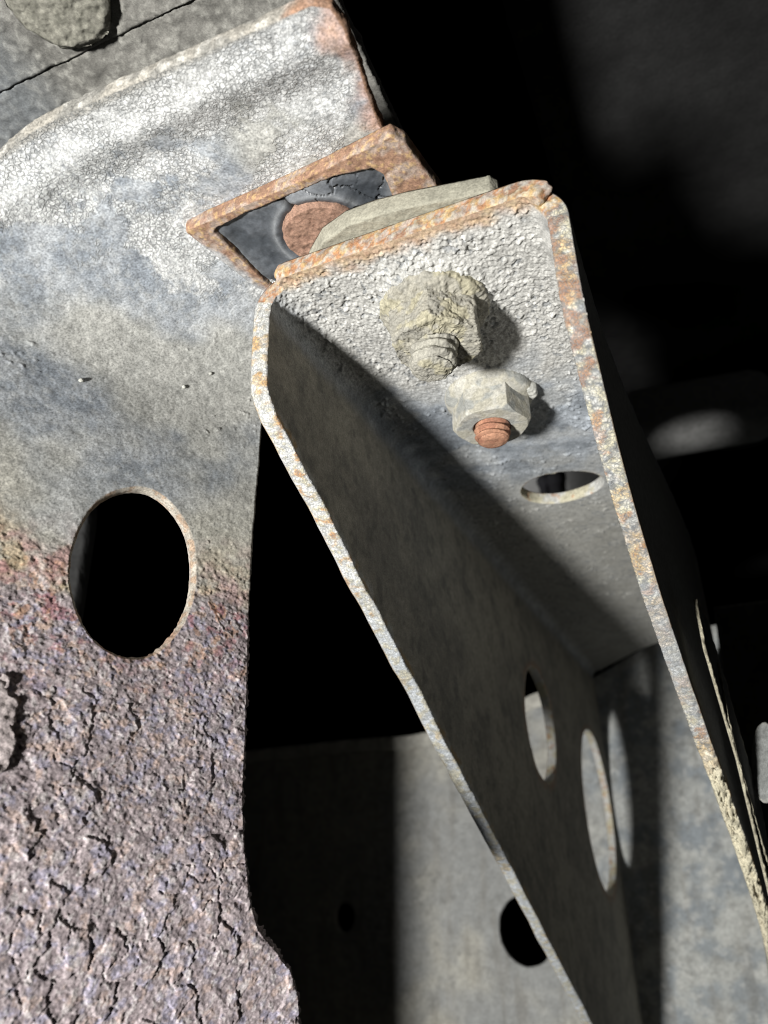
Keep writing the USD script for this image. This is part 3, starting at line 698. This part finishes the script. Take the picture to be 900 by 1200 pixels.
# floor pan closing the view from above
fp_ = thing('floor_pan', 'dark undercoated floor pan above and behind the channel bracket', 'floor pan', (300, 300, 200)); tag(fp_.GetPrim(), kind='structure')
pol = Polygon([(46, -300), (700, -300), (700, 900), (46, 900)])
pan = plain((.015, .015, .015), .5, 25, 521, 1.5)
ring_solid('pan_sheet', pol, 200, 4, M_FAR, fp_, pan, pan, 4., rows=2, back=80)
def beam_spot(z):
    h = np.array([36.2, 124.3, 0.]); return LAMP + (h - LAMP) * (z - LAMP[2]) / (-LAMP[2])
bz = 110.0; bp_ = beam_spot(bz)
bar = thing('pipe', 'grey pipe in the dark to the right, touched by a blurred spot of light', 'pipe', bp_)
ax_ = np.array([.93, .30, .12]); ax_ /= np.linalg.norm(ax_); px_ = np.cross(ax_, [0, 0, 1.]); px_ /= np.linalg.norm(px_); pz_ = np.cross(ax_, px_)
V, F = profile_lathe((0, 0), [(0.5, -47), (20, -46), (22, -40), (22, 40), (20, 46), (.5, 47)], 72, 1.5)
V = (bp_ + np.array([0, 6, 20.])) + V[:, :1] * px_ + V[:, 1:2] * pz_ + V[:, 2:] * ax_
put('pipe_body', V, F[:, ::-1], M_FAR, bar, np.tile((.24, .24, .235), (len(V), 1)), np.zeros((len(V), 3)))
# what shows through the small hole in the web
hp_ = thing('hanger_plate', 'grey plate with dark rods glimpsed through the small hole in the web', 'plate', (-15, 452, 155))
pol = shapely.box(-52, 118, 26, 205)
V, F, C, K, *_ = sheet(pol, flat_surf((0, 452, 0), (1, 0, 0), (0, 0, 1)), 4, grid_in(pol, 1.5, 6), 1.5, plain((.30, .30, .30), .2, 10, 561, .4), plain((.3, .3, .3), .2, 10, 562, .3), rows=3, back_step=10)
put('plate_body', V, F, M_FAR, hp_, C, K)
for u, r in ((-22, 3.2), (-13, 5.2)):
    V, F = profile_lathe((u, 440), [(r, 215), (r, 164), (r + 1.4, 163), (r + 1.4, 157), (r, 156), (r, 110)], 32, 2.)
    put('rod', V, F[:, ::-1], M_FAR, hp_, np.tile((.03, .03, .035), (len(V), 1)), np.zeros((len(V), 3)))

# the frame rail's web behind the frame bracket
fr = thing('frame_rail', 'dark frame rail web seen through the oval hole of the rusty frame plate', 'rail', (-300, 75, -150))
RV = 75.0
pol = Polygon([(-420, -420), (-129, -420), (-126, -230), (-123, -130), (-121.5, -60), (-121, 0), (-127, 40), (-420, 40)])
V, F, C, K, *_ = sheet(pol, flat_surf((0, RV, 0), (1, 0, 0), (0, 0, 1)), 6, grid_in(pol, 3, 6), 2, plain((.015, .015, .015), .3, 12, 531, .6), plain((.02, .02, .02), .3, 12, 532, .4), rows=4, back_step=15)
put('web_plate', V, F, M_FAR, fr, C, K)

# two plates of the neighbouring bracket, low on the right
def side_plate(name, label, rim, hole, seed, up, high):
    t0 = [CP + depth * ray(px, py) for px, py, depth in rim]
    A, B = t0; X = (B - A) / np.linalg.norm(B - A)
    up = np.array(up); Y = up - (up @ X) * X; Y /= np.linalg.norm(Y)
    if np.cross(X, Y) @ (CP - A) < 0: X = -X; A, B = B, A
    Nn = np.cross(X, Y); L = np.linalg.norm(B - A)
    t = thing(name, label, 'bracket plate', A)
    pol = Polygon([(-40 if X @ (t0[1] - t0[0]) < 0 else 0, 0), (L + (0 if X @ (t0[1] - t0[0]) < 0 else 40), 0), (L + 30, high * .5), (L + 20, high), (0, high), (-10, high * .5)]).buffer(-.5).buffer(.5)
    if hole is not None:
        cx, cy, rx, ry = hole; th = np.linspace(0, 2 * np.pi, 60, endpoint=False)
        q = [at_plane(cx + rx * np.cos(a), cy + ry * np.sin(a), Nn, A @ Nn) - A for a in th]
        pol = pol.difference(Polygon([(v @ X, v @ Y) for v in q]))
    dirt = lambda P, xy, *a: ((fb(P, 1.2, 3, seed) - .5) * 1.5, mixc(PAL['tan'] * .6, PAL['cream'] * .8, fb(P, 2, 3, seed + 1)), np.zeros((len(P), 3)))
    V, F, C, K, *_ = sheet(pol, flat_surf(A, X, Y), .9, grid_in(pol, 1.2, seed), .5, plain((.09, .09, .085), .3, 8, seed + 2, .3), dirt, rows=6, back_step=8)
    put('plate_body', V, F, M_STEEL, t, C, K)
side_plate('stiffener_strip', 'first thin strip with a pale dirty edge, just right of the channel bracket', [(828, 760, 190), (872, 910, 200)], None, 541, (.06, .3, 1.), 16)
side_plate('stiffener_strip', 'second thin strip with a pale dirty edge, nearer the right border', [(853, 835, 196), (902, 1040, 206)], None, 551, (.06, .3, 1.), 16)
t = thing('bracket_plate', 'dark plate at the right border behind the thin strips', 'bracket plate', CP + 310 * ray(900, 950))
X = np.array([.80, -.60, 0.]); Y = np.array([.05, .25, 1.]); Y -= (Y @ X) * X; Y /= np.linalg.norm(Y); O = CP + 310 * ray(900, 950); Nn = np.cross(X, Y)
dom = lambda pp: [((at_plane(px, py, Nn, O @ Nn) - O) @ X, (at_plane(px, py, Nn, O @ Nn) - O) @ Y) for px, py in pp]
th = np.linspace(0, 2 * np.pi, 60, endpoint=False)
pol = Polygon(dom([(836, 712), (1000, 690), (1010, 1240), (915, 1240)]))
V, F, C, K, *_ = sheet(pol, flat_surf(O, X, Y), 3, grid_in(pol, 1.5, 3), 1., plain((.09, .09, .085), .3, 8, 571, .3), plain((.2, .2, .17), .3, 3, 572, .5), rows=5, back_step=9)
put('plate_body', V, F, M_STEEL, t, C, K)

t = thing('oval_tab', 'pale grey narrow oval tab at the right border beside the dirty strips', 'tab', CP + 212 * ray(894, 890))
O = CP + 212 * ray(894, 890)
pol = Polygon(dom([(895 + 14 * math.cos(a), 890 + (46 + 3 * math.sin(a)) * math.sin(a)) for a in th]))
V, F, C, K, *_ = sheet(pol, flat_surf(O, X, Y), 1.2, grid_in(pol, .5, 3), .4, plain((.17, .175, .17), .25, 3, 581, .3), plain((.24, .24, .22), .3, 2, 582, .4), rows=4, back_step=2)
put('tab_body', V, F, M_STEEL, t, C, K)
